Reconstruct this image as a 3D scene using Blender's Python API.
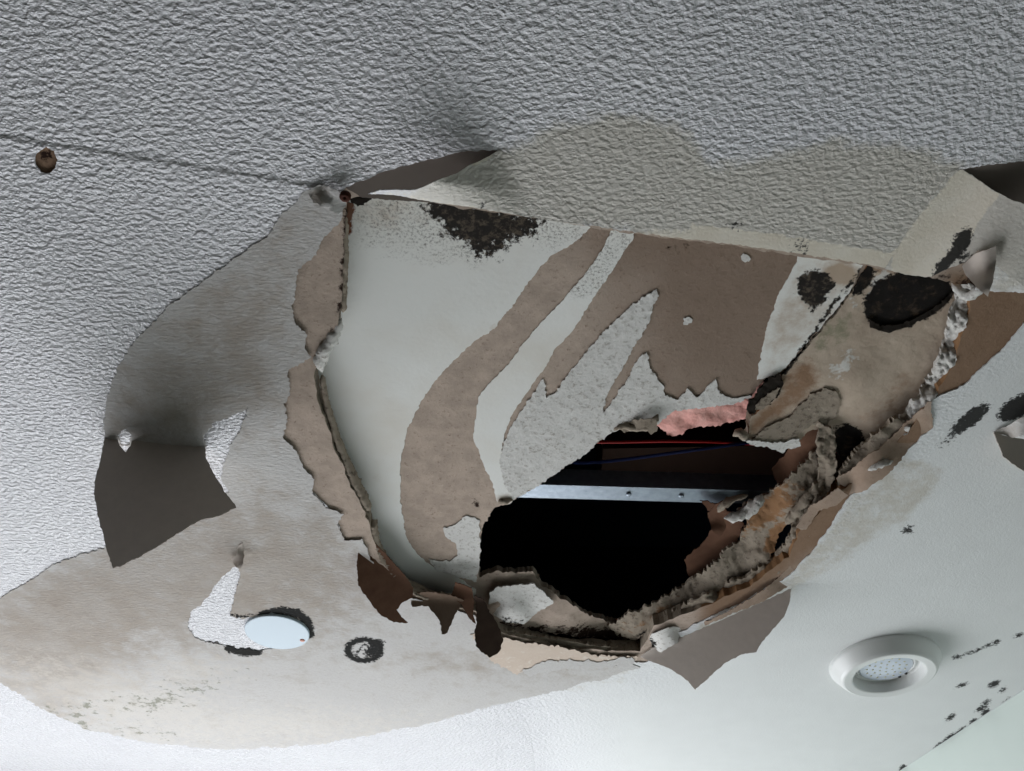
import bpy, math, random
import numpy as np
from mathutils import Vector, noise as mnoise
from mathutils.geometry import delaunay_2d_cdt

random.seed(7)
for o in list(bpy.data.objects):
    bpy.data.objects.remove(o, do_unlink=True)
scene = bpy.context.scene
COL = scene.collection

# ------------------------------------------------------------ camera
F_PX, PITCH, CAM_Z, CEIL = 770.0, math.radians(48), 1.98, 2.40
GAP = CEIL - CAM_Z
cd = bpy.data.cameras.new('camera'); cam = bpy.data.objects.new('camera', cd)
COL.objects.link(cam)
cam.location = (0, 0, CAM_Z); cam.rotation_euler = (math.pi / 2 + PITCH, 0, 0)
cd.sensor_fit = 'HORIZONTAL'; cd.sensor_width = 36; cd.lens = 36 * F_PX / 1024
cd.clip_start = 0.02
scene.camera = cam

# ------------------------------------------------------------ world, daylight, exposure
w = bpy.data.worlds.new('world'); scene.world = w; w.use_nodes = True
w.node_tree.nodes['Background'].inputs[0].default_value = (0.62, 0.78, 1, 1)
w.node_tree.nodes['Background'].inputs[1].default_value = 1.0
# room axes: U runs to the window wall, V runs out through the right hand wall
UA = math.radians(106)
U = Vector((math.cos(UA), math.sin(UA), 0)); V = Vector((math.sin(UA), -math.cos(UA), 0))
U0, U1, V0, V1 = -2.4, 1.4, -2.6, 0.7935
WV0, WV1, WZ0, WZ1 = -1.15, 0.62, 1.7, 2.18           # window opening
def room(u, v, z): return U * u + V * v + Vector((0, 0, z))
ld = bpy.data.lights.new('window_daylight', 'AREA'); lo = bpy.data.objects.new('window_daylight', ld)
COL.objects.link(lo)
ld.shape = 'RECTANGLE'; ld.size = WV1 - WV0 - .02; ld.size_y = WZ1 - WZ0 - .02   # fills the opening, in front of the panes
ld.energy = 17.5; ld.color = (0.965, 0.972, 1.0)
lo.location = room(U1 + .02, (WV0 + WV1) / 2, (WZ0 + WZ1) / 2)
lo.rotation_euler = (-U).to_track_quat('-Z', 'Y').to_euler()
vs = scene.view_settings
vs.view_transform = 'Standard'; vs.look = 'None'; vs.gamma = 1; vs.use_curve_mapping = False
vs.exposure = 0.0

# ------------------------------------------------------------ helpers
CP, SP = math.cos(PITCH), math.sin(PITCH)
def unproject(px, py, zmm):
    """photo pixel + height above the ceiling face (mm) -> world points"""
    px = np.asarray(px, float); py = np.asarray(py, float)
    a = px - 512; b = -(py - 385.5)
    dx = a; dy = F_PX * CP - b * SP; dz = F_PX * SP + b * CP
    k = (GAP + np.asarray(zmm, float) / 1000) / dz
    return np.stack([dx * k, dy * k, CAM_Z + dz * k], -1)
def P(px, py, z=0.): return Vector(unproject(px, py, z))

def link(name, me, mats, parent=None):
    for m in (mats if isinstance(mats, (list, tuple)) else [mats]): me.materials.append(m)
    o = bpy.data.objects.new(name, me); COL.objects.link(o)
    if parent: o.parent = parent
    return o
def tag(o, label, cat, group=None):
    o['label'] = label; o['category'] = cat
    if group: o['group'] = group
    return o
def thing(name, label, cat, group=None):
    o = bpy.data.objects.new(name, None); COL.objects.link(o); o.empty_display_size = .02
    return tag(o, label, cat, group)
def structure(o): o['kind'] = 'structure'; return o

def inside(x, y, poly):
    poly = np.asarray(poly, float); r = np.zeros(len(x), bool)
    x0, y0 = poly[:, 0], poly[:, 1]; x1, y1 = np.roll(x0, -1), np.roll(y0, -1)
    for a, b, c, d in zip(x0, y0, x1, y1):
        if b == d: continue
        r ^= ((b > y) != (d > y)) & (x < (c - a) * (y - b) / (d - b) + a)
    return r
def seg_dist(x, y, pts, closed=True):
    pts = np.asarray(pts, float); best = np.full(len(x), 1e9)
    q = np.roll(pts, -1, 0) if closed else pts[1:]
    for (a, b), (c, d) in zip(pts, q):
        ux, uy = c - a, d - b; L = ux * ux + uy * uy + 1e-9
        t = np.clip(((x - a) * ux + (y - b) * uy) / L, 0, 1)
        best = np.minimum(best, np.hypot(x - a - t * ux, y - b - t * uy))
    return best
def n1(x, y, s, seed=0):
    return mnoise.noise(Vector((x * s + seed * 17.3, y * s - seed * 9.1, seed * 3.7)))
def jagged(pts, amp, step=3.0, seed=0, closed=True):
    out = []; n = len(pts)
    for i in range(n if closed else n - 1):
        a, b = pts[i], pts[(i + 1) % n]
        L = math.hypot(b[0] - a[0], b[1] - a[1]); k = max(1, int(L / step))
        nx, ny = (-(b[1] - a[1]) / (L + 1e-9), (b[0] - a[0]) / (L + 1e-9))
        for j in range(k):
            t = j / k; x = a[0] + (b[0] - a[0]) * t; y = a[1] + (b[1] - a[1]) * t
            d = amp * (1.0 * n1(x, y, .07, seed) + .9 * n1(x, y, .19, seed + 1) + 1.35 * n1(x, y, .43, seed + 2))
            out.append((x + nx * d, y + ny * d))
    if not closed: out.append(tuple(pts[-1]))
    return out
def smoothline(pts, n=4):
    """Catmull-Rom through tuples of any length"""
    p = [np.array(q, float) for q in pts]; p = [2 * p[0] - p[1]] + p + [2 * p[-1] - p[-2]]
    out = []
    for i in range(1, len(p) - 2):
        for j in range(n):
            t = j / n; a, b, c, d = p[i - 1:i + 3]
            out.append(.5 * (2 * b + (c - a) * t + (2 * a - 5 * b + 4 * c - d) * t * t + (3 * b - a - 3 * c + d) * t ** 3))
    out.append(p[-2]); return out
def ctrl(*pts, power=3.0):
    """height field (mm) blended from control points (px, py, z)"""
    c = np.array(pts, float)
    def f(x, y):
        d = np.hypot(x[:, None] - c[:, 0], y[:, None] - c[:, 1]) + 1e-3
        wt = d ** -power
        return (wt * c[:, 2]).sum(1) / wt.sum(1)
    return f
def hinge(a, b, slope, z0=0.0, ease=0.0):
    """height falls by slope mm per pixel away from the line a-b (on its left side in image), eased at the fold"""
    L = math.hypot(b[0] - a[0], b[1] - a[1])
    def f(x, y):
        d = ((b[0] - a[0]) * (y - a[1]) - (b[1] - a[1]) * (x - a[0])) / L
        d = np.maximum(d, 0)
        if ease: d = np.where(d < ease, d * d / (2 * ease), d - ease / 2)
        return z0 - slope * d
    return f
def const(z): return lambda x, y: np.full(len(x), float(z))

def masks_at(x, y, specs):
    """specs: (channel, kind, geometry, softness px[, strength])"""
    m = np.zeros((len(x), 4))
    for s in specs:
        ch, kind, g, soft = s[:4]; st = s[4] if len(s) > 4 else 1.0
        if kind == 'poly':
            d = seg_dist(x, y, g); d = np.where(inside(x, y, g), d, -d)
        elif kind == 'ell':
            cx, cy, rx, ry, rot = g; r = math.radians(rot)
            a = (x - cx) * math.cos(r) + (y - cy) * math.sin(r); b = -(x - cx) * math.sin(r) + (y - cy) * math.cos(r)
            d = (1 - np.hypot(a / rx, b / ry)) * min(rx, ry)
        elif kind == 'ring':
            cx, cy, rx, ry, wd = g
            d = wd - np.abs(1 - np.hypot((x - cx) / rx, (y - cy) / ry)) * min(rx, ry)
        elif kind == 'line':
            pts, wd = g; d = wd - seg_dist(x, y, pts, False)
        v = np.clip(.5 + d / (2 * soft), 0, 1) * abs(st)
        m[:, ch] = np.minimum(m[:, ch], 1 - v) if st < 0 else np.maximum(m[:, ch], v)
    return m

def triangulate(outline, holes, grid, dense=(), jitter=.25):
    loops = [outline] + list(holes)
    pts = []; edges = []
    for lp in loops:
        s = len(pts); pts += [tuple(p) for p in lp]
        edges += [(s + i, s + (i + 1) % len(lp)) for i in range(len(lp))]
    if grid:
        o = np.array(outline); x0, y0 = o.min(0); x1, y1 = o.max(0)
        gx, gy = np.meshgrid(np.arange(x0 + grid / 2, x1, grid), np.arange(y0 + grid / 2, y1, grid))
        gx[1::2] += grid / 2; rs = np.random.RandomState(3)
        gx = gx.ravel() + rs.uniform(-jitter, jitter, gx.size) * grid; gy = gy.ravel() + rs.uniform(-jitter, jitter, gy.size) * grid
        for a, b, c, d, st in dense:
            kk = ~((gx > a) & (gx < c) & (gy > b) & (gy < d)); gx, gy = gx[kk], gy[kk]
            ex, ey = np.meshgrid(np.arange(float(a), c, st), np.arange(float(b), d, st)); ex[1::2] += st / 2
            gx = np.r_[gx, ex.ravel()]; gy = np.r_[gy, ey.ravel()]
        k = inside(gx, gy, outline)
        for h in holes: k &= ~inside(gx, gy, h)
        gx, gy = gx[k], gy[k]
        near = np.full(len(gx), 1e9)
        allp = np.array(pts)
        for c in range(0, len(allp), 64):
            q = allp[c:c + 64]
            near = np.minimum(near, np.hypot(gx[:, None] - q[:, 0], gy[:, None] - q[:, 1]).min(1))
        k = near > min(grid, 4) * .45
        pts += list(zip(gx[k], gy[k]))
    res = delaunay_2d_cdt([Vector((float(a), float(b))) for a, b in pts], edges, [], 0, 1e-5)
    v = np.array([(q[0], q[1]) for q in res[0]]); f = np.array(res[2])
    c = v[f].mean(1); k = inside(c[:, 0], c[:, 1], outline)
    for h in holes: k &= ~inside(c[:, 0], c[:, 1], h)
    f = f[k]
    used = np.unique(f); re = np.full(len(v), -1); re[used] = np.arange(len(used))
    return v[used], re[f]

def solid_mesh(name, pos, faces, thick, back_dir=None):
    """front surface turned to the camera, back surface 'thick' metres behind it, stitched rim; rim+back get material 1"""
    a, b, c = pos[faces[:, 0]], pos[faces[:, 1]], pos[faces[:, 2]]
    fn = np.cross(b - a, c - a)
    view = np.array([0, 0, CAM_Z]) - (a + b + c) / 3
    flip = (fn * view).sum(1) < 0
    faces = faces.copy(); faces[flip] = faces[flip][:, ::-1]; fn[flip] *= -1
    vn = np.zeros_like(pos)
    for i in range(3): np.add.at(vn, faces[:, i], fn)
    vn /= np.linalg.norm(vn, axis=1)[:, None] + 1e-12
    back = pos - vn * thick if back_dir is None else pos + np.array(back_dir) * thick
    n = len(pos)
    cnt = {}
    for t in faces:
        for i in range(3):
            e = (int(t[i]), int(t[(i + 1) % 3])); cnt[e] = 1
    rim = [(a_, b_) for (a_, b_) in cnt if (b_, a_) not in cnt]
    ids = sorted({q for e in rim for q in e}); fr = {q: 2 * n + i for i, q in enumerate(ids)}; bk = {q: 2 * n + len(ids) + i for i, q in enumerate(ids)}
    fl = faces.tolist() + (faces[:, ::-1] + n).tolist() + [[fr[b_], fr[a_], bk[a_], bk[b_]] for a_, b_ in rim]
    me = bpy.data.meshes.new(name); me.from_pydata(np.vstack([pos, back, pos[ids], back[ids]]).tolist(), [], fl)
    me['src'] = list(range(n)) * 2 + ids * 2
    mi = np.zeros(len(fl), int); mi[len(faces):] = 1
    sm = np.ones(len(fl), bool); sm[2 * len(faces):] = False
    me.polygons.foreach_set('use_smooth', sm)
    return me, mi

def sheet(name, outline, mat, zf, thick=1.0, holes=(), grid=6, jag=1.2, parent=None, masks=None,
          rough=0.0, rscale=.12, edge=None, seed=None, back_dir=None, step=1.8, dense=()):
    if seed is None: seed = sum(map(ord, name)) % 97 + len(outline)
    if not callable(zf): zf = const(zf)
    ol = jagged(outline, jag, step, seed) if jag else jagged(outline, 0, 12)
    hs = [jagged(h, jag, step, seed + 5 + i) if jag else jagged(h, 0, 6) for i, h in enumerate(holes)]
    v, f = triangulate(ol, hs, grid, dense)
    z = zf(v[:, 0], v[:, 1])
    if rough:
        z = z + rough * np.array([n1(x, y, rscale, seed) + .6 * n1(x, y, rscale * 2.7, seed + 3) for x, y in v])
    pos = unproject(v[:, 0], v[:, 1], z)
    me, mi = solid_mesh(name, pos, f, thick / 1000, back_dir)
    at = me.attributes.new('mask', 'FLOAT_COLOR', 'POINT')
    m = masks_at(v[:, 0], v[:, 1], masks) if masks else np.zeros((len(v), 4))
    at.data.foreach_set('color', m[np.array(me['src'][:])].ravel().astype(np.float32))
    o = link(name, me, [mat, edge or mat], parent)
    me.polygons.foreach_set('material_index', mi)
    me.update()
    return o

def tube(name, pts, radius, mat, parent=None, bumpy=0.0, bscale=.25, seg=10, flat=1.0, taper=True, n=4, seed=1):
    """irregular round bead through (px, py, z) points; radius in mm (number or one per point)"""
    rr = radius if isinstance(radius, (list, tuple)) else [radius] * len(pts)
    line = smoothline([tuple(p) + (r,) for p, r in zip(pts, rr)], n)
    c = np.array([unproject(p[0], p[1], p[2]) for p in line]); r = np.array([p[3] for p in line]) / 1000
    # resample to keep rings dense
    L = np.r_[0, np.cumsum(np.linalg.norm(np.diff(c, axis=0), axis=1))]
    k = max(6, int(L[-1] / .0022)) if bumpy else max(8, len(line))
    t = np.linspace(0, L[-1], k)
    c = np.stack([np.interp(t, L, c[:, i]) for i in range(3)], -1); r = np.interp(t, L, r)
    if taper:
        e = np.minimum(t, L[-1] - t) / (r.max() + 1e-9); r = r * np.clip(.25 + .75 * e, .25, 1)
    tan = np.gradient(c, axis=0); tan /= np.linalg.norm(tan, axis=1)[:, None] + 1e-12
    vs_, fs = [], []
    up = np.array([0, 0, 1.])
    for i in range(k):
        s = np.cross(tan[i], up); s /= np.linalg.norm(s) + 1e-9; q = np.cross(s, tan[i])
        for j in range(seg):
            a = 2 * math.pi * j / seg
            d = s * math.cos(a) + q * math.sin(a) * flat
            p = c[i] + d * r[i]
            if bumpy:
                w_ = p * 1000 * bscale
                p = p + d * r[i] * bumpy * (mnoise.noise(Vector(w_) + Vector((seed * 7.7, 0, 0))) + .6 * mnoise.noise(Vector(w_ * 2.3)))
            vs_.append(p.tolist())
    for i in range(k - 1):
        for j in range(seg):
            fs.append((i * seg + j, i * seg + (j + 1) % seg, (i + 1) * seg + (j + 1) % seg, (i + 1) * seg + j))
    fs.append(tuple(range(seg))[::-1]); fs.append(tuple((k - 1) * seg + j for j in range(seg)))
    me = bpy.data.meshes.new(name); me.from_pydata(vs_, [], fs)
    me.polygons.foreach_set('use_smooth', [True] * len(fs)); me.update()
    return link(name, me, mat, parent)

def lathe(name, profile, centre, mat, parent=None, seg=48, smooth=True):
    """profile of (radius mm, height mm below the ceiling), turned about the vertical through centre"""
    vs_, fs = [], []
    for r, z in profile:
        for j in range(seg):
            a = 2 * math.pi * j / seg
            vs_.append((centre[0] + r / 1000 * math.cos(a), centre[1] + r / 1000 * math.sin(a), CEIL - z / 1000))
    for i in range(len(profile) - 1):
        for j in range(seg):
            fs.append((i * seg + j, (i + 1) * seg + j, (i + 1) * seg + (j + 1) % seg, i * seg + (j + 1) % seg))
    fs.append(tuple((len(profile) - 1) * seg + j for j in range(seg))[::-1])
    fs.append(tuple(range(seg)))
    me = bpy.data.meshes.new(name); me.from_pydata(vs_, [], fs)
    me.polygons.foreach_set('use_smooth', [smooth] * (len(fs) - 2) + [False, False]); me.update()
    return link(name, me, mat, parent)

def hexa(name, c8, mat, parent=None):
    me = bpy.data.meshes.new(name)
    me.from_pydata([tuple(c) for c in c8], [], [(0, 3, 2, 1), (4, 5, 6, 7), (0, 1, 5, 4), (1, 2, 6, 5), (2, 3, 7, 6), (3, 0, 4, 7)])
    me.update(); return link(name, me, mat, parent)
def rbox(name, u0, u1, v0, v1, z0, z1, mat, parent=None):
    return hexa(name, [room(u0, v0, z0), room(u1, v0, z0), room(u1, v1, z0), room(u0, v1, z0),
                       room(u0, v0, z1), room(u1, v0, z1), room(u1, v1, z1), room(u0, v1, z1)], mat, parent)

# ------------------------------------------------------------ materials
def rgb(r, g, b):
    def c(x):
        x /= 255; return x / 12.92 if x <= .04045 else ((x + .055) / 1.055) ** 2.4
    return (c(r), c(g), c(b), 1)
class N:
    """small node-graph helper"""
    def __init__(s, name):
        s.m = bpy.data.materials.new(name); s.m.use_nodes = True; s.t = s.m.node_tree
        s.b = s.t.nodes['Principled BSDF']; s.pos = s.t.nodes.new('ShaderNodeNewGeometry').outputs['Position']
    def new(s, k, **kw):
        n = s.t.nodes.new(k)
        for a, b in kw.items(): setattr(n, a, b)
        return n
    def put(s, sock, v):
        if isinstance(v, bpy.types.NodeSocket): s.t.links.new(v, sock)
        else: sock.default_value = v
    def noise(s, scale, detail=3, rough=.5, dist=0, stretch=None):
        n = s.new('ShaderNodeTexNoise'); v = s.pos
        if stretch:
            mp = s.new('ShaderNodeMapping'); s.put(mp.inputs[0], v); mp.inputs['Rotation'].default_value = stretch[1]
            mp.inputs['Scale'].default_value = stretch[0]; v = mp.outputs[0]
        s.put(n.inputs['Vector'], v); n.inputs['Scale'].default_value = scale; n.inputs['Detail'].default_value = detail
        n.inputs['Roughness'].default_value = rough; n.inputs['Distortion'].default_value = dist
        return n.outputs['Fac']
    def math(s, op, a, b=0.0, c=0.0, clamp=False):
        n = s.new('ShaderNodeMath', operation=op, use_clamp=clamp)
        s.put(n.inputs[0], a); s.put(n.inputs[1], b); s.put(n.inputs[2], c); return n.outputs[0]
    def ramp(s, v, lo, hi, a=0.0, b=1.0):
        n = s.new('ShaderNodeMapRange', interpolation_type='SMOOTHSTEP'); s.put(n.inputs[0], v)
        for i, q in zip((1, 2, 3, 4), (lo, hi, a, b)): s.put(n.inputs[i], q)
        return n.outputs[0]
    def mix(s, f, a, b):
        n = s.new('ShaderNodeMix', data_type='RGBA'); s.put(n.inputs[0], f); s.put(n.inputs[6], a); s.put(n.inputs[7], b)
        return n.outputs[2]
    def mask(s):
        a = s.new('ShaderNodeAttribute', attribute_name='mask'); sp = s.new('ShaderNodeSeparateColor')
        s.put(sp.inputs[0], a.outputs['Color'])
        return [sp.outputs[0], sp.outputs[1], sp.outputs[2], a.outputs['Alpha']]
    def broken(s, m, scale, amt, lo=.35, hi=.65, detail=4):
        """a mask with its edge broken up by noise"""
        n = s.noise(scale, 7, .72)
        return s.ramp(s.math('ADD', m, s.math('MULTIPLY', s.math('SUBTRACT', n, .5), s.math('MULTIPLY', amt * 2.4, s.ramp(m, 0.0, .12)))), lo, hi)
    def bump(s, h, dist, strength=1.0, nxt=None):
        n = s.new('ShaderNodeBump'); s.put(n.inputs['Height'], h); n.inputs['Distance'].default_value = dist
        s.put(n.inputs['Strength'], strength)
        if nxt: s.put(n.inputs['Normal'], nxt)
        return n.outputs[0]
    def done(s, col, rough=.8, normal=None, spec=.3, metal=0):
        s.put(s.b.inputs['Base Color'], col); s.put(s.b.inputs['Roughness'], rough)
        s.b.inputs['Specular IOR Level'].default_value = spec; s.b.inputs['Metallic'].default_value = metal
        if normal: s.put(s.b.inputs['Normal'], normal)
        return s.m

def mat_skin():
    # glossy stippled paint; mask R mould, G beige damp stain and painted shade of the swelling, B finer matt paint, A bare joint tape
    n = N('stippled_ceiling_paint'); R, G, B, A = n.mask()
    st = n.noise(250, 2.5, .5, .15, ((1, 1.35, 1), (0, 0, .15)))
    st2 = n.noise(60, 2, .5)
    h = n.math('ADD', n.ramp(st, .25, .78), n.math('MULTIPLY', st2, .5))
    fine = n.noise(520, 3, .6)
    stren = n.math('MULTIPLY', n.math('SUBTRACT', 1, n.math('MULTIPLY', B, .92)), n.math('SUBTRACT', 1, n.math('MULTIPLY', A, .95)))
    b1 = n.bump(h, .00092, n.math('MULTIPLY', stren, n.math('SUBTRACT', .95, n.math('MULTIPLY', G, .35))))
    b2 = n.bump(fine, .0006, .45, b1)
    col = n.mix(n.noise(14, 3), rgb(210, 210, 214), rgb(220, 220, 222))
    col = n.mix(B, col, n.mix(n.noise(30, 3), rgb(222, 224, 223), rgb(230, 232, 231)))
    sg = n.broken(G, 60, .7, .15, .75)
    col = n.mix(n.math('MULTIPLY', sg, .85), col, n.mix(n.noise(40, 4), rgb(192, 186, 174), rgb(206, 202, 192)))
    col = n.mix(n.broken(A, 160, .5), col, n.mix(n.noise(50, 4), rgb(240, 236, 224), rgb(216, 204, 184)))
    col = n.mix(n.math('MULTIPLY', n.broken(R, 330, 1.0, .3, .6), .98), col, rgb(25, 24, 22))
    ro = n.math('ADD', n.math('ADD', .27, n.math('MULTIPLY', B, .5)), n.math('MULTIPLY', G, .35))
    return n.done(col, n.math("MINIMUM", ro, .85), b2, .36)
def mat_matte():
    # bare matt paper face; R mould, G beige water stain, B green mildew, A pale blotches
    n = N('bare_ceiling_paper'); R, G, B, A = n.mask()
    fine = n.noise(260, 4, .65, 0, ((1, 2.2, 1), (0, 0, .2)))
    col = n.mix(n.noise(18, 4), rgb(192, 190, 188), rgb(205, 203, 200))
    col = n.mix(n.math('MULTIPLY', n.broken(G, 45, .9, .1, .9), n.ramp(n.noise(22, 5, .65), .2, .75, .6, 1)), col,
                n.mix(n.noise(90, 5, .7), rgb(146, 137, 128), rgb(184, 174, 163)))
    col = n.mix(n.math('MULTIPLY', n.broken(A, 90, 1.4, .1, 1.0), .5), col, rgb(212, 207, 199))
    col = n.mix(n.math('MULTIPLY', n.broken(B, 80, 1.6, .5, .85), .75), col, rgb(126, 128, 112))
    col = n.mix(n.math('MULTIPLY', n.ramp(n.noise(520, 6, .8), .5, .72), .35), col, rgb(146, 137, 128))
    col = n.mix(n.math('MULTIPLY', n.ramp(n.noise(36, 6, .75), .5, .72), .3), col, rgb(160, 150, 138))
    col = n.mix(n.broken(R, 300, .9, .4, .62), col, rgb(24, 24, 22))
    return n.done(col, .9, n.bump(fine, .0009, .55, n.bump(n.noise(240, 3, .5, .15, ((1, 1.35, 1), (0, 0, .15))), .0007, .7)), .15)
def mat_brown():
    # torn brown core paper; R dark damp, G redder, B light falloff painted as darker brown
    n = N('torn_brown_paper'); R, G, B, A = n.mask()
    f = n.noise(330, 5, .7)
    col = n.mix(n.ramp(n.noise(60, 5, .7), .3, .7), rgb(168, 153, 140), rgb(189, 172, 158))
    col = n.mix(n.math('MULTIPLY', n.ramp(f, .56, .72), .6), col, rgb(104, 84, 70))
    col = n.mix(n.math('MULTIPLY', n.ramp(n.noise(190, 2), .7, .78), .5), col, rgb(196, 180, 166))
    col = n.mix(n.math('MULTIPLY', G, .8), col, rgb(126, 97, 72))
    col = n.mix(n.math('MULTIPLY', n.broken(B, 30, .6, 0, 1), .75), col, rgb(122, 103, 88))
    col = n.mix(n.broken(R, 120, .9), col, rgb(46, 32, 26))
    return n.done(col, .95, n.bump(f, .001, .5), .1)
def mat_cream():
    # smooth face paper of the upper board; R mould, G warm beige, B speckle mould, A rust
    n = N('cream_face_paper'); R, G, B, A = n.mask()
    col = n.mix(n.noise(20, 4), rgb(230, 231, 226), rgb(237, 237, 233))
    col = n.mix(n.math('MULTIPLY', n.ramp(n.noise(7, 4, .6), .45, .75), .5), col, rgb(214, 205, 190))
    col = n.mix(n.broken(G, 40, .7, .1, .9), col, n.mix(n.noise(55, 5), rgb(172, 152, 132), rgb(196, 180, 162)))
    sp = n.math('MULTIPLY', n.ramp(n.noise(520, 6, .75), .46, .66), n.broken(B, 80, 1.2, .1, 1.0))
    col = n.mix(n.math('MULTIPLY', sp, .8), col, rgb(88, 80, 72))
    col = n.mix(n.broken(A, 150, .8), col, rgb(112, 66, 42))
    mm = n.broken(R, 190, 1.0, .35, .62)
    col = n.mix(mm, col, n.mix(n.ramp(n.noise(230, 4, .7), .45, .7), rgb(34, 30, 27), rgb(92, 82, 70)))
    return n.done(col, .85, n.bump(n.noise(300, 3), .0004, .4), .2)
def mat_gyps(name, a, b, dark, amt, bump=.003, scale=230):
    n = N(name); f = n.noise(scale, 5, .7)
    col = n.mix(n.noise(60, 4), a, b)
    col = n.mix(n.math('MULTIPLY', n.ramp(f, .52, .68), amt), col, dark)
    R, G, B, A = n.mask()
    col = n.mix(n.broken(R, 200, 1.0), col, rgb(26, 24, 22))
    col = n.mix(n.math('MULTIPLY', n.broken(G, 90, .8), .9), col, rgb(140, 104, 72))
    return n.done(col, .95, n.bump(f, bump, .6), .1)
def mat_plain(name, col, rough=.6, spec=.3, metal=0, nscale=0, col2=None, bump=0):
    n = N(name); c = col; nb = None
    if nscale:
        f = n.noise(nscale, 4, .6); c = n.mix(f, col, col2 or col)
        if bump: nb = n.bump(f, bump, .5)
    return n.done(c, rough, nb, spec, metal)
def mat_damaged():
    # the sodden loose piece: R black mould and a painted dark gap, G rusty brown, B green mildew, A chalky white
    n = N('sodden_board_paper'); R, G, B, A = n.mask()
    f = n.noise(220, 5, .7)
    col = n.mix(n.ramp(n.noise(26, 5, .6), .3, .7), rgb(170, 154, 137), rgb(190, 175, 158))
    col = n.mix(n.math('MULTIPLY', n.broken(G, 60, .9, .1, .9), .8), col, rgb(132, 98, 70))
    col = n.mix(n.math('MULTIPLY', n.broken(B, 90, 1.3, .3, .9), .6), col, rgb(122, 126, 100))
    col = n.mix(n.broken(A, 130, 1.1), col, rgb(206, 204, 198))
    col = n.mix(n.broken(R, 150, .9, .35, .6), col, n.mix(n.ramp(n.noise(120, 4, .7), .5, .75), rgb(24, 21, 19), rgb(70, 58, 46)))
    return n.done(col, .9, n.bump(f, .0012, .5), .15)

SKIN, MATTE, BROWN, CREAM, SODDEN = mat_skin(), mat_matte(), mat_brown(), mat_cream(), mat_damaged()
GYPS = mat_gyps('crumbled_gypsum', rgb(214, 212, 206), rgb(196, 194, 190), rgb(120, 112, 102), .8)
GYPSFACE = mat_gyps('bare_gypsum_face', rgb(222, 221, 217), rgb(208, 206, 202), rgb(150, 143, 134), .7, .0012, 260)
GREYGYPS = mat_gyps('dirty_grey_gypsum', rgb(132, 120, 106), rgb(160, 150, 136), rgb(78, 66, 56), .8, .002, 180)
TAN = mat_gyps('tan_torn_paper', rgb(214, 200, 186), rgb(200, 182, 166), rgb(228, 222, 212), .5, .001, 120)
BACK = mat_plain('grey_paper_back', rgb(196, 186, 177), .95, .05, 0, 120, rgb(178, 169, 161), .0004)
BAREGREY = mat_plain('shaded_board_paper', rgb(118, 109, 102), .95, .05, 0, 60, rgb(104, 96, 90), .0004)  # bare board paper, darkened to carry the shadow behind the drooping strips
BACKBROWN = mat_plain('brown_paper_back', rgb(112, 84, 68), .95, .05, 0, 90, rgb(84, 60, 48), .001)
BLACK = mat_plain('black_mould_and_shade', rgb(24, 22, 20), .95, .1, 0, 120, rgb(46, 40, 34), .002)  # mould, and the shade painted into slot, gap and hole
WHITE = mat_plain('white_plastic', rgb(226, 228, 226), .38, .45, 0, 30, rgb(220, 222, 220))
GLOSSW = mat_plain('glossy_white_plate', rgb(190, 206, 216), .3, .12)
LENS = mat_plain('frosted_lens', rgb(222, 230, 240), .25, .5, 0, 60, rgb(206, 216, 230))
CHIP = mat_plain('led_chip', rgb(206, 204, 176), .4)
DARKCLIP = mat_plain('dark_clip', rgb(52, 50, 46), .5)
STEEL = mat_plain('galvanised_steel', rgb(160, 170, 180), .42, .5, .75, 160, rgb(116, 126, 136), .0006)
REDW = mat_plain('red_cable', rgb(170, 36, 34), .45)
BLUEW = mat_plain('blue_cable', rgb(36, 52, 110), .45)
PINK = mat_plain('pink_wool', rgb(242, 196, 186), .95, .05, 0, 120, rgb(222, 150, 140), .004)
WOOD = mat_plain('dark_damp_timber', rgb(66, 48, 39), .85, .1, 0, 40, rgb(48, 35, 29), .001)
DARK = mat_plain('void_shade_lining', rgb(58, 62, 70), .95, .05, 0, 20, rgb(46, 50, 58))  # colour kept dark to stand for the unlit roof space
WALLP = mat_plain('white_wall_paint', rgb(226, 236, 230), .8, .2, 0, 40, rgb(220, 231, 225), .0006)
WALLD = mat_plain('taupe_wall_paint', rgb(120, 114, 106), .85, .2, 0, 40, rgb(112, 106, 98), .0006)
FLOORM = mat_plain('brown_floor', rgb(92, 78, 66), .5, .3, 0, 8, rgb(76, 62, 52))
RUST = mat_plain('rusty_iron', rgb(92, 48, 34), .8, .3, .3, 300, rgb(48, 28, 22), .001)
FRAME = mat_plain('white_frame', rgb(236, 236, 236), .4)
GLASS = bpy.data.materials.new('window_glass'); GLASS.use_nodes = True
g_ = GLASS.node_tree; gb = g_.nodes['Principled BSDF']
gb.inputs['Roughness'].default_value = 0; gb.inputs['Transmission Weight'].default_value = 1; gb.inputs['IOR'].default_value = 1.01

# ------------------------------------------------------------ outlines taken from the photograph
SEAM = [(372, 194), (400, 198), (440, 205), (510, 214), (560, 222), (620, 232), (680, 240), (740, 247), (800, 256), (860, 265), (905, 273)]
LHOLE = SEAM + [(928, 277), (974, 287), (968, 315), (957, 355), (936, 396), (911, 427), (891, 450), (862, 478), (842, 490), (822, 510),
         (800, 530), (788, 556), (750, 586), (700, 608), (655, 626), (640, 652), (560, 648), (500, 632), (478, 612), (436, 602),
         (410, 592), (392, 575), (378, 555), (371, 530), (363, 508), (352, 487), (340, 460), (328, 430), (318, 400), (314, 372),
         (322, 352), (337, 332), (342, 300), (345, 235), (347, 200)]
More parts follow.
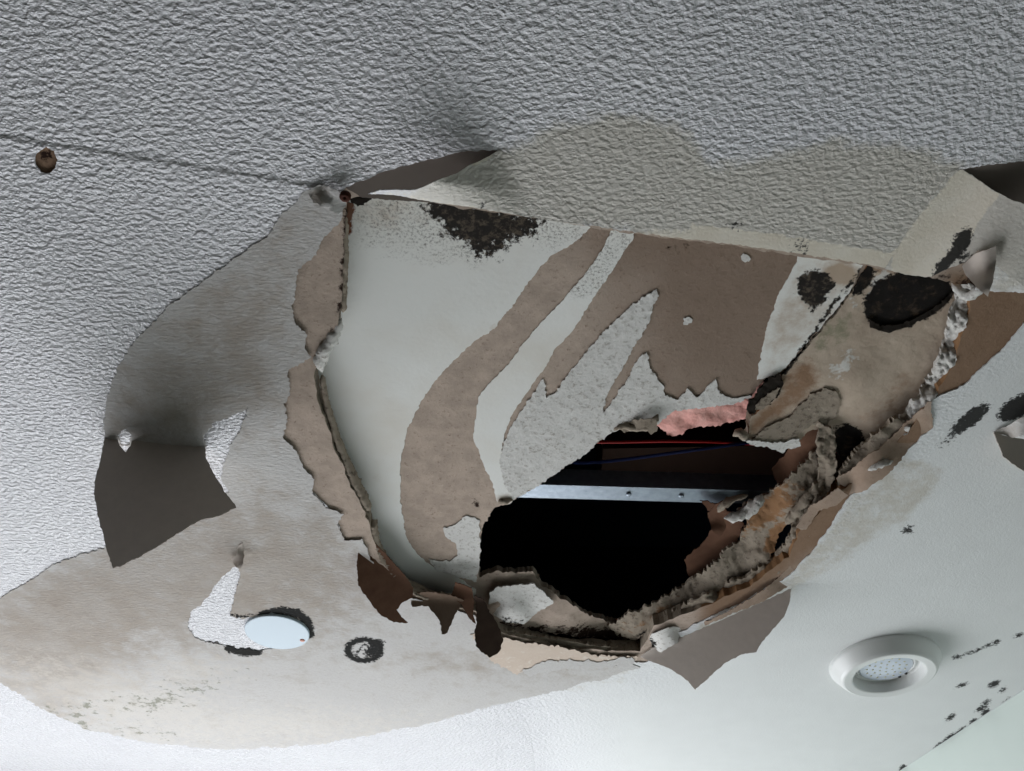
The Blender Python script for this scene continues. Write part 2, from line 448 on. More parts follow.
# stippled skin removed here (covers the hole, the bare brown bands and the torn wedges)
SKINHOLE = [(347, 187), (383, 172), (430, 159), (468, 151), (499, 150)] + [(535, 180), (575, 223), (620, 230), (680, 238), (740, 245), (800, 254), (860, 263), (896, 270),
            (925, 228), (961, 169), (1000, 163), (1058, 158), (1058, 306), (1024, 324), (1000, 352), (966, 384), (934, 399),
            (930, 412), (933, 428), (906, 452), (880, 478), (848, 498), (834, 520), (815, 548), (790, 575), (740, 604), (700, 622), (664, 640), (648, 662),
            (560, 668), (480, 652), (425, 630), (368, 600), (350, 560), (335, 515), (300, 480), (280, 430), (284, 360), (290, 270), (325, 215)]
SCREWHOLE = [(38, 152), (46, 147), (54, 151), (58, 160), (55, 168), (50, 173), (41, 172), (35, 165), (35, 157)]

# ------------------------------------------------------------ room shell
def wall_y(x): return 768 + (x - 904) * (689 - 768) / (1024 - 904)
vx = [(1066, wall_y(1066)), (904 - (813 - 768) * 120 / 79, 813)]
INNER = [(-42, -42), (1066, -42), vx[0], vx[1], (-42, 813)]
specks = [(951, 738, 9, 3.2, -33), (940, 745, 6, 2, -33), (962, 730, 5, 2, -33), (974, 722, 4, 3, -20), (987, 714, 5.5, 4.5, -20), (982, 708, 6, 2, -25), (986, 702, 4, 1.6, -25), (994, 684, 6, 2.6, -25), (1003, 690, 3.5, 1.6, -25),
          (1004, 704, 3, 2, -25), (1009, 700, 3, 2.2, -25), (962, 685, 5, 1.6, -20), (951, 717, 5, 2, -35), (996, 642, 4, 2, -20), (989, 645, 4, 1.4, -20), (978, 650, 6, 1.1, -25), (968, 653, 5, 1.0, -20), (957, 657, 4, 1.6, -12), (1019, 635, 4, 1.6, -15), (904, 768, 4, 3, 0), (908, 530, 6, 3, -20)]
MAXFINE = [(560, 668), (580, 720), (590, 800), (590, 850), (1100, 850), (1100, 260), (1000, 300), (920, 400), (840, 500), (740, 600), (640, 660)]
skin_masks = [(0, 'ell', s, 2.2) for s in specks] + [
    (0, 'ell', (970, 419, 23, 7, -38), 3), (0, 'ell', (1018, 407, 22, 10, -30), 3), (0, 'ell', (950, 437, 10, 3, -40), 5, .7),
    (2, 'poly', MAXFINE, 50),
    (1, 'poly', [(500, 152), (545, 132), (610, 114), (655, 120), (690, 135), (712, 168), (770, 158), (830, 140), (900, 145), (960, 165), (925, 228), (896, 272), (740, 248), (575, 224)], 14),
    (1, 'poly', [(848, 498), (905, 455), (945, 470), (938, 490), (905, 520), (860, 550), (795, 592), (760, 610), (690, 640), (700, 622), (790, 575), (834, 520)], 6, .55),  # beige here paints the swelling's side turned away from the window
    (1, 'poly', [(560, 668), (640, 655), (640, 672), (570, 690)], 14, .5),
    (3, 'poly', [(690, 224), (760, 232), (830, 243), (893, 253), (920, 215), (960, 172), (990, 180), (930, 280), (690, 246)], 2.2),
    (3, 'poly', [(640, 230), (700, 228), (700, 246), (600, 236)], 7, .8),
    (0, 'ell', (801, 247, 7, 7, 0), 9, .62), (0, 'ell', (735, 226, 8, 4, 10), 4, .6)]
def ceil_z(x, y):
    # the board joint is a shallow ridge; the swelling right of the tear is only shaded in colour
    a = np.interp(x, [-60, 0, 305, 345], [126, 135, 183, 190]); d = np.abs(y - a)
    r = -.65 * np.clip(1 - np.clip(y - a, 0, 60) / 60, 0, 1) * np.clip((y - a) / 2, 0, 1) * np.clip((345 - x) / 30, 0, 1)
    return r
SH = jagged(SKINHOLE, 1.0, 3, 3); SC = jagged(SCREWHOLE, .8, 2, 5)
v, f = triangulate(jagged(INNER, 0, 14), [SH, SC], 5, [(-10, 118, 350, 200, 2), (890, 625, 1030, 771, 2), (935, 390, 1030, 445, 2)])
pos = unproject(v[:, 0], v[:, 1], ceil_z(v[:, 0], v[:, 1]))
me, mi = solid_mesh('ceiling', pos, f, .0009, (0, 0, 1))
# the rest of the ceiling out to the walls, same skin, welded on as one mesh
inn = [tuple(unproject(x, y, 0)[:2]) for x, y in INNER]
rim = [tuple(room(a, b, 0)[:2]) for a, b in ((U0, V0), (U1, V0), (U1, V1), (U0, V1))]
v2, f2 = triangulate(rim, [inn], 0)
n0 = len(me.vertices)
vv = np.array([q.co[:] for q in me.vertices]); ff = [list(p.vertices) for p in me.polygons]
a3 = np.c_[v2, np.full(len(v2), CEIL)]
for t in f2:
    t = list(map(int, t)); x = a3[t]
    if np.cross(x[1] - x[0], x[2] - x[0])[2] > 0: t = t[::-1]
    ff.append([i + n0 for i in t])
me2 = bpy.data.meshes.new('ceiling'); me2.from_pydata(np.vstack([vv, a3]).tolist(), [], ff)
m = masks_at(v[:, 0], v[:, 1], skin_masks)
m_out = np.zeros((len(a3), 4))                        # carry the finer paint on past the inner patch
cor = masks_at(*np.array(INNER, float).T, skin_masks)
for q, c_ in zip(inn, cor): m_out[np.argmin(np.hypot(a3[:, 0] - q[0], a3[:, 1] - q[1]))] = c_ * (0, 0, 1, 0)
at = me2.attributes.new('mask', 'FLOAT_COLOR', 'POINT')
at.data.foreach_set('color', np.vstack([m[np.array(me['src'][:])], m_out]).ravel().astype(np.float32))
ceiling = structure(link('ceiling', me2, SKIN)); ceiling['label'] = 'stippled white painted ceiling with a beige damp stain'
me2.polygons.foreach_set('use_smooth', [True] * len(ff)); me2.update()

T = .12
structure(rbox('wall_right', U0, U1 + T, V1, V1 + T, 0, CEIL + .012, WALLP))
structure(rbox('wall_left', U0, U1 + T, V0 - T, V0, 0, CEIL + .012, WALLD))
structure(rbox('wall_back', U0 - T, U0, V0 - T, V1 + T, 0, CEIL + .012, WALLD))
ww = bpy.data.objects.new('wall_front', None); COL.objects.link(ww); structure(ww)
for a, b, c, d in ((V0 - T, WV0, 0, CEIL + .012), (WV1, V1 + T, 0, CEIL + .012), (WV0, WV1, 0, WZ0), (WV0, WV1, WZ1, CEIL + .012)):
    rbox('wall_panel', U1, U1 + T, a, b, c, d, WALLP, ww)
structure(rbox('floor', U0 - T, U1 + T, V0 - T, V1 + T, -.1, 0, FLOORM))
win = bpy.data.objects.new('window_1', None); COL.objects.link(win); structure(win)
fw = .055
for a, b, c, d in ((WV0, WV1, WZ0, WZ0 + fw), (WV0, WV1, WZ1 - fw, WZ1), (WV0, WV0 + fw, WZ0 + fw, WZ1 - fw), (WV1 - fw, WV1, WZ0 + fw, WZ1 - fw),
                   ((WV0 + WV1) / 2 - .04, (WV0 + WV1) / 2 + .04, WZ0 + fw, WZ1 - fw)):
    rbox('window_frame', U1 + .03, U1 + .09, a, b, c, d, FRAME, win)
for a, b in ((WV0 + fw, (WV0 + WV1) / 2 - .04), ((WV0 + WV1) / 2 + .04, WV1 - fw)):
    rbox('pane', U1 + .055, U1 + .061, a, b, WZ0 + fw, WZ1 - fw, GLASS, win)

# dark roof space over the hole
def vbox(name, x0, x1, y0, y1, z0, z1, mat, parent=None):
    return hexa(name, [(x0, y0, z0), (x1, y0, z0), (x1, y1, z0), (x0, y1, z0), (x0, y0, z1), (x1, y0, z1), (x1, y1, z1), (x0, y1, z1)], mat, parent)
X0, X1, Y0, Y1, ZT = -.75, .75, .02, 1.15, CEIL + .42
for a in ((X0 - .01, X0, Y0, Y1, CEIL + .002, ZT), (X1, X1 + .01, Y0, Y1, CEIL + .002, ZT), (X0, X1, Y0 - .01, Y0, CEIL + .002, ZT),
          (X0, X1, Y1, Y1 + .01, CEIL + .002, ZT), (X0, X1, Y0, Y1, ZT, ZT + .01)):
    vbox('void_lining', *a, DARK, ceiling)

# ------------------------------------------------------------ lower plasterboard (the layer the skin was glued to)
lower = thing('lower_plasterboard', 'broken lower plasterboard layer with brown torn paper around the ceiling hole', 'plasterboard')
L_OUT = [(-30, 105), (330, 120), (600, 100), (1076, 120), (1076, 560), (900, 590), (720, 690), (560, 700), (330, 690), (180, 560), (150, 330), (-30, 230)]
sheet('board_core', L_OUT, BROWN, 1.2, 12.5, [LHOLE], 7, 1.3, lower, step=4.5, edge=GREYGYPS, back_dir=(0, 0, 1), rough=.25, rscale=.2, masks=[
    (0, 'line', ([(345, 205), (345, 240), (343, 300), (325, 345), (318, 352)], 3), 5, .75),
    (1, 'ell', (46, 160, 30, 30, 0), 5), (0, 'ell', (46, 155, 12, 8, 0), 4, .7),
    (0, 'ell', (120, 170, 300, 60, 0), 4, 0), (1, 'poly', [(1076, 270), (950, 270), (930, 340), (880, 440), (820, 500), (700, 605), (700, 640), (860, 520), (950, 440), (1076, 400)], 8),
    (0, 'poly', [(925, 272), (990, 270), (975, 300), (950, 300)], 4, .5)])
# pale crumbled gypsum along the broken edge
sheet('gypsum_edge', [(962, 284), (974, 287), (971, 304), (967, 322), (961, 342), (955, 362), (945, 382), (935, 398), (921, 416), (910, 430), (898, 446), (884, 456), (872, 458), (884, 440), (900, 420), (914, 402), (926, 386), (938, 360), (944, 340), (950, 318), (954, 300)], GYPS,
      ctrl((974, 288, .4), (966, 322, .4), (954, 362, .4), (934, 398, .4), (908, 430, .4), (884, 456, .4), (954, 300, 11), (944, 340, 11), (926, 386, 11), (900, 420, 11), (874, 452, 11), power=2), 3, grid=2.2, jag=2.2, parent=lower, rough=2.6, rscale=.22, back_dir=(0, 0, 1), step=2.5)
sheet('gypsum_edge', [(818, 424), (834, 428), (836, 450), (836, 474), (829, 490), (818, 504), (808, 520), (808, 538), (798, 557), (782, 572), (752, 588), (716, 603), (690, 616), (660, 630), (655, 620), (690, 603), (720, 589), (750, 574), (774, 558), (788, 540), (795, 516), (810, 493), (819, 477), (818, 450)], GREYGYPS,
      ctrl((818, 424, 15), (834, 428, 14), (836, 474, 6), (818, 504, 2), (808, 538, 1), (782, 572, 1), (716, 603, 2), (660, 630, 3), (819, 470, 12), (795, 516, 10), (774, 558, 11), (720, 589, 11), (660, 618, 11), power=2), 3, grid=2.4, jag=1.8, parent=lower, rough=1.8, rscale=.22, back_dir=(0, 0, 1))
tube('gypsum_edge', [(341, 318, 4), (334, 334, 3), (324, 350, 2), (320, 362, 3), (322, 372, 5)], [2, 4, 5, 4, 2], GYPS, lower, .6, .3, 10, .8, seed=5)
tube('gypsum_edge', [(346, 208, 5), (345, 240, 5), (344, 280, 5), (343, 312, 5)], [2, 2.5, 2.5, 2], GREYGYPS, lower, .5, .3, 8, 1.3, seed=6)
tube('gypsum_edge', [(322, 375, 6), (326, 400, 7), (335, 432, 7), (348, 465, 7), (362, 495, 7), (370, 510, 7)], [2, 2.5, 3, 3.5, 4, 3], GREYGYPS, lower, .35, .3, 8, 1.3, seed=7)
tube('gypsum_edge', [(372, 520, 7), (378, 548, 6), (395, 574, 5), (413, 590, 4), (440, 600, 4), (470, 607, 4)], [4, 4, 3.5, 3.5, 3, 3], GREYGYPS, lower, .45, .25, 8, 1.2, seed=8)
# dirty board fragment and loose brown paper between the column and the right-hand rim
sheet('torn_paper', [(836, 478), (850, 470), (868, 455), (885, 444), (905, 424), (930, 402), (933, 428), (910, 450), (893, 468), (880, 480), (862, 492), (848, 494)], BROWN,
      ctrl((836, 478, 3), (930, 402, -2), (880, 480, -6), (905, 424, 2)), .6, grid=5, parent=lower, jag=1.3, masks=[(1, 'ell', (890, 450, 60, 30, -40), 8, .6)])
sheet('broken_fragment', [(838, 486), (842, 470), (862, 446), (880, 430), (898, 418), (906, 426), (896, 440), (893, 452), (880, 466), (862, 474), (848, 486)], GREYGYPS,
      ctrl((840, 480, 6), (900, 420, 4), (880, 466, -5), (860, 450, 8)), 4, grid=4, parent=lower, rough=1.8, jag=1.2)
tube('gypsum_crumb', [(868, 470, -5), (880, 464, -6), (893, 461, -5)], [2, 3, 2], GYPS, lower, .6, .4, 8, seed=9)
sheet('torn_paper', [(690, 628), (720, 616), (752, 598), (778, 578), (790, 566), (796, 572), (786, 588), (758, 604), (728, 616), (700, 628)], BROWN,
      ctrl((690, 628, 1), (790, 566, 1), (758, 604, -4), (728, 617, -4)), .6, grid=4, parent=lower, jag=1.0, masks=[(1, 'ell', (740, 600, 80, 30, -25), 8, .5)])
sheet('torn_paper', [(797, 528), (808, 508), (824, 498), (838, 488), (848, 495), (836, 505), (818, 512), (806, 530)], BROWN, ctrl((797, 528, 0), (848, 494, -3)), .6, grid=4, parent=lower, jag=.9,
      masks=[(1, 'ell', (820, 508, 40, 20, -25), 8, .5)])
# tan torn strip along the far edge of the hole, with white shreds under it
sheet('torn_edge_strip', [(497, 628), (520, 634), (560, 640), (600, 646), (641, 650), (640, 657), (600, 654), (550, 646), (510, 640), (498, 637)], GREYGYPS, ctrl((500, 632, 4), (640, 654, 4)), 3, grid=4, parent=lower, jag=.7, rough=.8)
sheet('torn_edge_strip', [(470, 634), (498, 636), (520, 642), (560, 648), (600, 655), (638, 657), (630, 663), (580, 666), (540, 668), (515, 674), (490, 660)], TAN, -1.4, .5, grid=5, parent=lower, jag=1.6)
sheet('paper_shred', [(520, 671), (545, 662), (575, 660), (600, 662), (632, 657), (636, 663), (600, 669), (565, 668), (530, 676)], MATTE, -2.2, .4, grid=5, parent=lower, jag=1.2)
# crumpled corner by the rusty screw
sheet('paper_shred', [(305, 191), (318, 185), (336, 189), (346, 196), (346, 205), (340, 215), (326, 208), (314, 202)], MATTE, ctrl((305, 191, -2.5), (318, 185, -2), (336, 189, -5), (346, 200, -3), (326, 208, -6)), .5, grid=4, parent=lower, jag=1.0, rough=1.0,
      masks=[(1, 'ell', (317, 196, 7, 9, 60), 5)])
lathe('screw_head', [(1.5, 3), (3.4, 5), (3.4, 7.2), (2.6, 8.2), (1.2, 8.4), (.6, 7.6)], P(345, 197, -7), RUST, lower, 14)
sheet('rust_stain', [(346, 203), (353, 203), (352, 216), (349, 226), (346, 220)], BACKBROWN, 3, .6, grid=4, parent=lower, jag=.8)
sheet('joint_scrim', [(350, 190), (368, 192), (372, 200), (358, 206), (350, 202)], BLACK, 2, 2.5, grid=3, parent=lower, jag=1.0, rough=1)  # black patch stands in for the shade inside a small hole

sheet('bare_grey_paper', [(345, 187), (385, 160), (470, 138), (520, 140), (560, 200), (450, 204), (362, 198)], BAREGREY, .9, .25, grid=8, jag=.6, parent=lower)
sheet('bare_grey_paper', [(955, 160), (1000, 150), (1070, 145), (1070, 262), (990, 240)], BAREGREY, .9, .25, grid=8, jag=.6, parent=lower)

# ------------------------------------------------------------ upper plasterboard
upper = thing('upper_plasterboard', 'upper plasterboard panel with cream face paper torn off in brown stripes', 'plasterboard')
ZU = ctrl((345, 195, 15.5), (450, 190, 15.5), (600, 215, 15.5), (760, 235, 15.5), (900, 250, 16), (330, 400, 18), (400, 580, 22), (480, 590, 22), (500, 500, 19), (600, 420, 18), (740, 400, 17), power=2)
def zu(off): return lambda x, y: ZU(x, y) + off
UHOLE = [(479, 582), (478, 555), (481, 530), (494, 508), (513, 501), (545, 480), (585, 452), (612, 430), (634, 421), (648, 430), (662, 418), (672, 408), (700, 404), (735, 402), (752, 396), (765, 378)]
U_OUT = [(318, 165), (450, 165), (600, 185), (760, 205), (880, 225), (872, 262), (850, 292), (832, 314), (800, 352), (784, 374)] + UHOLE[::-1] + [(470, 625), (420, 615), (370, 585), (340, 540), (305, 440), (300, 340), (325, 300)]
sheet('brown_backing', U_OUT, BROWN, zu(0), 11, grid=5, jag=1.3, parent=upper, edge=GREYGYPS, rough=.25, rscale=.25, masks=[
    (0, 'ell', (475, 503, 4.5, 3.5, 0), 1.5), (0, 'ell', (676, 248, 14, 5, -45), 8, .5), (0, 'ell', (580, 236, 10, 4, 0), 4, .6), (2, 'poly', [(560, 210), (640, 280), (640, 420), (800, 420), (880, 200)], 60)])  # the wide soft mask paints light falling off to the right
strip1_left = [(592, 226), (578, 240), (548, 258), (524, 288), (511, 308), (494, 328), (470, 345), (452, 362), (438, 378), (420, 402), (408, 428), (401, 455), (400, 500), (404, 528), (412, 548), (425, 562), (440, 570), (458, 578)]
strip1_right = [(616, 222), (604, 248), (582, 278), (565, 298), (545, 318), (524, 342), (508, 365), (488, 385), (478, 398), (476, 415), (473, 438), (482, 462), (492, 482), (496, 500)]
mould_top = [(0, 'poly', [(418, 196), (445, 200), (500, 205), (545, 214), (535, 235), (512, 240), (498, 252), (478, 256), (464, 244), (452, 236), (436, 222)], 15),
             (0, 'line', ([(448, 205), (462, 222), (475, 236), (492, 240), (520, 232)], 4), 3),
             (2, 'ell', (400, 222, 48, 30, 10), 16), (2, 'ell', (440, 240, 40, 16, 20), 16, .8), (2, 'ell', (560, 225, 28, 20, -20), 10),
             (3, 'line', ([(350, 205), (349, 232)], 4), 4, .8), (1, 'ell', (395, 212, 55, 26, 8), 20, .35)]
sheet('face_paper', [(322, 168), (450, 168), (596, 188)] + strip1_left + [(476, 590), (468, 622), (420, 612), (372, 582), (345, 540), (308, 440), (304, 340), (328, 300)],
      CREAM, zu(-.7), .6, grid=4, jag=1.0, parent=upper, masks=mould_top + [(1, 'line', ([(380, 470), (400, 472), (470, 590)], 3), 20, .25), (1, 'ell', (495, 330, 4, 3, 0), 4, .5)])
sheet('face_paper', strip1_right[::-1] + [(640, 205), (632, 240), (618, 262), (600, 288), (585, 312), (572, 332), (556, 348), (542, 372), (524, 396), (510, 418), (503, 440), (500, 462), (506, 482), (516, 496), (510, 504), (497, 503)][0:],
      CREAM, zu(-.7), .6, grid=4, jag=.9, parent=upper, masks=[(2, 'poly', [(560, 290), (612, 215), (645, 210), (608, 285), (585, 300)], 7, .9), (1, 'ell', (592, 282, 18, 5, 20), 5, .4), (1, 'ell', (505, 500, 10, 7, 0), 5, .7)])
sheet('face_paper', [(800, 225), (797, 262), (778, 296), (768, 325), (762, 350), (757, 380), (775, 376), (786, 368), (804, 346), (834, 312), (852, 288), (864, 262), (872, 235)], CREAM, zu(-.7), .6, grid=3.5, jag=.9, parent=upper, masks=[
    (0, 'poly', [(797, 278), (812, 270), (826, 272), (836, 285), (828, 294), (822, 304), (812, 312), (806, 302), (798, 294)], 4),
    (1, 'poly', [(755, 385), (790, 262), (880, 230), (820, 340)], 10, .5), (1, 'ell', (840, 275, 22, 12, 0), 5, .9),
    (0, 'line', ([(868, 262), (850, 285), (836, 300), (816, 330), (800, 352), (786, 372)], 1.8), 2.5)])
gyp = [(514, 500), (503, 480), (499, 462), (503, 446), (511, 428), (524, 406), (543, 379), (546, 398), (556, 392), (570, 372), (590, 347), (618, 318), (640, 300), (657, 289), (659, 296), (652, 306), (650, 322), (634, 346), (620, 372), (606, 398),
       (603, 414), (613, 400), (628, 378), (640, 358), (646, 353), (650, 366), (656, 378), (664, 388), (664, 394), (676, 400), (688, 388), (698, 398), (708, 386), (716, 379), (719, 395), (732, 398), (752, 396), (735, 404), (700, 408), (672, 412), (662, 422), (648, 430), (634, 422), (612, 432), (585, 454), (545, 482)]
sheet('bare_gypsum_patch', gyp, GYPSFACE, zu(-1.0), .9, grid=4, jag=1.4, parent=upper, rough=.5, rscale=.35)
sheet('bare_gypsum_patch', [(480, 520), (466, 516), (455, 524), (443, 528), (444, 536), (456, 545), (458, 556), (450, 562), (428, 560), (436, 570), (458, 577), (476, 582), (479, 560)], GYPSFACE, zu(-.9), .8, grid=4, jag=1.2, parent=upper, rough=.4, rscale=.35)
for c in ((746, 258, 2.4), (686, 322, 3.4)):
    sheet('paper_scrap', [(c[0] + c[2] * math.cos(a) * 1.2, c[1] + c[2] * math.sin(a)) for a in np.linspace(0, 5.6, 8)], GYPSFACE, zu(-.5), .3, grid=2, jag=2.6, step=1.0, parent=upper)
# frayed lip hanging into the opening
tube('frayed_edge', [(497, 502, 20), (504, 500, 19), (513, 500, 18)], [3, 4, 3], GREYGYPS, upper, .6, .4, 8, seed=12)
tube('frayed_edge', [(612, 431, 18), (622, 426, 17), (636, 427, 16), (650, 424, 17), (658, 414, 17)], [1.5, 2.5, 3.5, 4, 2], GREYGYPS, upper, .6, .4, 8, seed=13)
sheet('paper_shred', [(618, 424), (636, 420), (656, 418), (658, 430), (652, 434), (646, 428), (632, 430), (624, 434)], GREYGYPS, ctrl((620, 424, 17), (650, 434, 10)), .6, grid=3, jag=1.2, parent=upper)
# far rim of the opening: brown board end, white broken triangle
sheet('broken_rim', [(476, 578), (495, 571), (520, 573), (534, 571), (541, 585), (556, 594), (570, 604), (590, 616), (612, 622), (640, 624), (640, 640), (600, 640), (552, 634), (515, 628), (490, 622), (474, 606)], BROWN,
      ctrl((480, 575, 24), (535, 572, 24), (610, 622, 20), (640, 632, 16), (500, 625, 11), (560, 634, 11)), 6, grid=4, jag=1.4, parent=upper, edge=GREYGYPS, rough=.8, masks=[(0, 'ell', (600, 634, 50, 8, 5), 6, .8), (0, 'ell', (520, 627, 40, 5, 5), 5, .7)])
sheet('broken_rim', [(490, 592), (498, 587), (534, 584), (541, 590), (553, 602), (538, 612), (524, 624), (506, 622), (494, 616), (488, 604)], GYPSFACE, ctrl((490, 592, 16), (534, 584, 17), (553, 602, 14), (510, 623, 8)), 1.2, grid=4, jag=1.0, parent=upper, masks=[(0, 'ell', (508, 622, 16, 5, 10), 5, .7)])

# ------------------------------------------------------------ sodden loose piece on the right
loose = thing('sodden_board_piece', 'sodden beige plasterboard piece with black mould between crack and crumbled white edge', 'plasterboard')
ZR = ctrl((860, 265, 15), (960, 265, 14), (955, 300, 13), (940, 360, 14), (900, 420, 17), (840, 440, 24), (800, 445, 16), (750, 435, 13), (790, 370, 15), (830, 330, 15), (860, 380, 13), power=2)
LOOSE = [(872, 240), (985, 262), (978, 300), (962, 340), (950, 372), (935, 400), (912, 430), (890, 450), (868, 462), (850, 470), (838, 452), (834, 432), (820, 428), (806, 432), (800, 440), (788, 444), (775, 446), (760, 442), (748, 438), (750, 420), (765, 405), (780, 392), (782, 376), (800, 354), (834, 316), (852, 292), (868, 264)]
sheet('board_face', LOOSE, SODDEN, lambda x, y: ZR(x, y), 9, grid=3.2, jag=1.1, parent=loose, edge=GREYGYPS, rough=.35, rscale=.12, masks=[
    (0, 'poly', [(866, 296), (878, 280), (900, 272), (940, 275), (956, 290), (948, 304), (930, 316), (912, 326), (892, 331), (872, 326), (863, 312)], 5),
    (0, 'poly', [(852, 276), (866, 262), (878, 270), (872, 284), (862, 296), (852, 296)], 5, .9),
    (0, 'line', ([(868, 262), (850, 288), (836, 306), (812, 336), (798, 356), (784, 374)], 2), 3.5), (0, 'ell', (808, 335, 10, 4, -45), 4, .9),
    (0, 'ell', (765, 392, 16, 12, -35), 6, .9), (0, 'ell', (758, 402, 10, 5, -40), 4),
    (0, 'poly', [(832, 440), (836, 426), (850, 424), (862, 432), (864, 452), (850, 472), (836, 470)], 5),  # black painted for the shade in the gap beside the column
    (0, 'line', ([(955, 300), (948, 340), (934, 385), (905, 425), (880, 448)], 2.5), 5, .6),
    (1, 'poly', [(782, 378), (806, 362), (818, 380), (800, 398), (780, 415), (752, 432), (756, 412), (780, 394)], 9, .95), (1, 'ell', (900, 420, 50, 24, -45), 18, .45), (1, 'ell', (870, 262, 30, 8, 10), 5, .8),
    (2, 'ell', (838, 330, 16, 10, -25), 8), (2, 'ell', (826, 340, 10, 6, -30), 6, .9),
    (3, 'ell', (846, 362, 10, 8, -60), 7, .8), (3, 'ell', (836, 372, 7, 8, 10), 5, .7), (3, 'ell', (878, 284, 7, 12, 30), 5), (3, 'ell', (853, 302, 5, 4, 0), 4, .7)])
sheet('fibrous_layer', [(752, 440), (764, 430), (784, 420), (800, 405), (812, 394), (826, 389), (837, 392), (840, 404), (836, 418), (822, 425), (812, 424), (800, 434), (792, 446), (778, 444)], GREYGYPS,
      lambda x, y: ZR(x, y) - 1.6, 1.5, grid=3, jag=1.3, parent=loose, rough=.5, rscale=.3)
sheet('torn_lip', [(742, 440), (752, 440), (775, 443), (790, 441), (799, 439), (801, 446), (793, 449), (787, 448), (783, 453), (776, 449), (760, 447), (750, 445)], GYPSFACE, lambda x, y: ZR(x, y) - 3.0, 2, grid=3, jag=1.2, parent=loose)
tube('torn_lip', [(733, 436, 14), (740, 432, 13), (746, 440, 12)], [2, 4, 3], GREYGYPS, loose, .6, .4, 8, seed=15)
sheet('mould_crust', [(750, 402), (758, 390), (768, 380), (780, 374), (784, 384), (778, 396), (766, 406), (752, 414), (746, 410)], BLACK, lambda x, y: ZR(x, y) - 2.0, 1.5, grid=3, jag=1.4, parent=loose, rough=1.2, rscale=.3)
sheet('mould_crust', [(757, 404), (768, 393), (780, 388), (776, 397), (764, 408), (756, 410)], GREYGYPS, lambda x, y: ZR(x, y) - 3.2, 1.0, grid=3, jag=1.0, parent=loose, rough=.8, rscale=.3)
sheet('mould_crust', [(868, 318), (880, 326), (902, 324), (922, 315), (940, 304), (953, 292), (950, 301), (930, 316), (910, 326), (888, 333), (870, 328)], BLACK, lambda x, y: ZR(x, y) - 1.8, 1.3, grid=3, jag=1.1, parent=loose, rough=.9, rscale=.3)
tube('gypsum_crumb', [(952, 283, 7), (960, 290, 5), (968, 296, 3), (978, 290, -2), (985, 285, -3)], [2, 3.5, 4, 3, 2], GYPS, loose, .6, .35, 8, seed=16)

# broken fibrous layers at the far right of the opening
rim = thing('broken_rim_layers', 'fibrous grey broken board layers curving along the far right of the opening', 'plasterboard')
sheet('fibrous_band', [(606, 624), (630, 614), (656, 602), (690, 580), (716, 562), (738, 540), (748, 522), (738, 512), (756, 500), (775, 488), (798, 472), (814, 452), (822, 470), (814, 490), (798, 508), (786, 524), (776, 542), (768, 566), (752, 580), (720, 594), (690, 608), (660, 622), (636, 640), (616, 636)], GREYGYPS,
      ctrl((606, 626, 16), (690, 580, 22), (738, 540, 24), (756, 500, 26), (814, 452, 20), (768, 566, 9), (720, 594, 10), (640, 636, 10), (798, 508, 10), power=2), 3, grid=2.6, jag=2.4, parent=rim, rough=1.1, rscale=.3, masks=[
          (1, 'ell', (770, 508, 34, 14, -40), 8, .8), (1, 'ell', (780, 540, 20, 14, -60), 7, .9), (0, 'line', ([(640, 636), (700, 610), (760, 578)], 3), 5, .8), (1, 'ell', (660, 614, 40, 6, -25), 8, .6)])
sheet('brown_liner', [(700, 500), (722, 506), (744, 524), (736, 544), (716, 562), (690, 580), (684, 560), (706, 540), (716, 520)], BACKBROWN, ctrl((700, 500, 40), (744, 524, 28), (690, 580, 30)), 1, grid=4, jag=1.2, parent=rim)
sheet('brown_liner', [(772, 470), (795, 440), (812, 424), (824, 430), (818, 460), (800, 478), (780, 490)], BACKBROWN, ctrl((772, 470, 40), (812, 424, 22), (800, 478, 24)), 1, grid=4, jag=1.2, parent=rim)
sheet('curled_liner', [(708, 514), (716, 504), (728, 500), (724, 512), (726, 528), (720, 538), (712, 530)], BACKBROWN, ctrl((708, 514, 26), (728, 500, 23), (716, 538, 18)), .8, grid=3, jag=.8, parent=rim)
tube('gypsum_crumb', [(724, 518, 20), (735, 517, 18), (748, 511, 18), (757, 503, 19), (762, 494, 21)], [3, 5, 5, 5, 3], GYPS, rim, .55, .3, 10, seed=17)
tube('gypsum_crumb', [(718, 512, 20), (724, 505, 19), (734, 499, 20), (748, 495, 22)], [2, 3.5, 3, 2], GREYGYPS, rim, .5, .35, 8, seed=18)
tube('gypsum_crumb', [(786, 524, 7), (796, 512, 6), (806, 500, 6), (812, 490, 8)], [3, 4.5, 4.5, 3], GREYGYPS, rim, .5, .3, 8, seed=19)
sheet('white_tab', [(645, 645), (652, 634), (668, 628), (682, 627), (691, 632), (694, 642), (684, 640), (668, 648), (652, 658), (643, 656)], GYPSFACE, ctrl((645, 648, 2), (690, 632, 2), (668, 646, -6)), .8, grid=3, jag=.9, parent=rim, masks=[(0, 'ell', (648, 648, 8, 9, 20), 5)])
sheet('soot_black_core', [(640, 640), (660, 625), (700, 608), (760, 580), (776, 560), (786, 560), (760, 590), (700, 616), (664, 634), (646, 660), (560, 652), (490, 634), (500, 622), (580, 640)], BLACK, 19, 1, grid=6, jag=.6, parent=rim)  # black sheet stands in for the shade inside the slot and gap

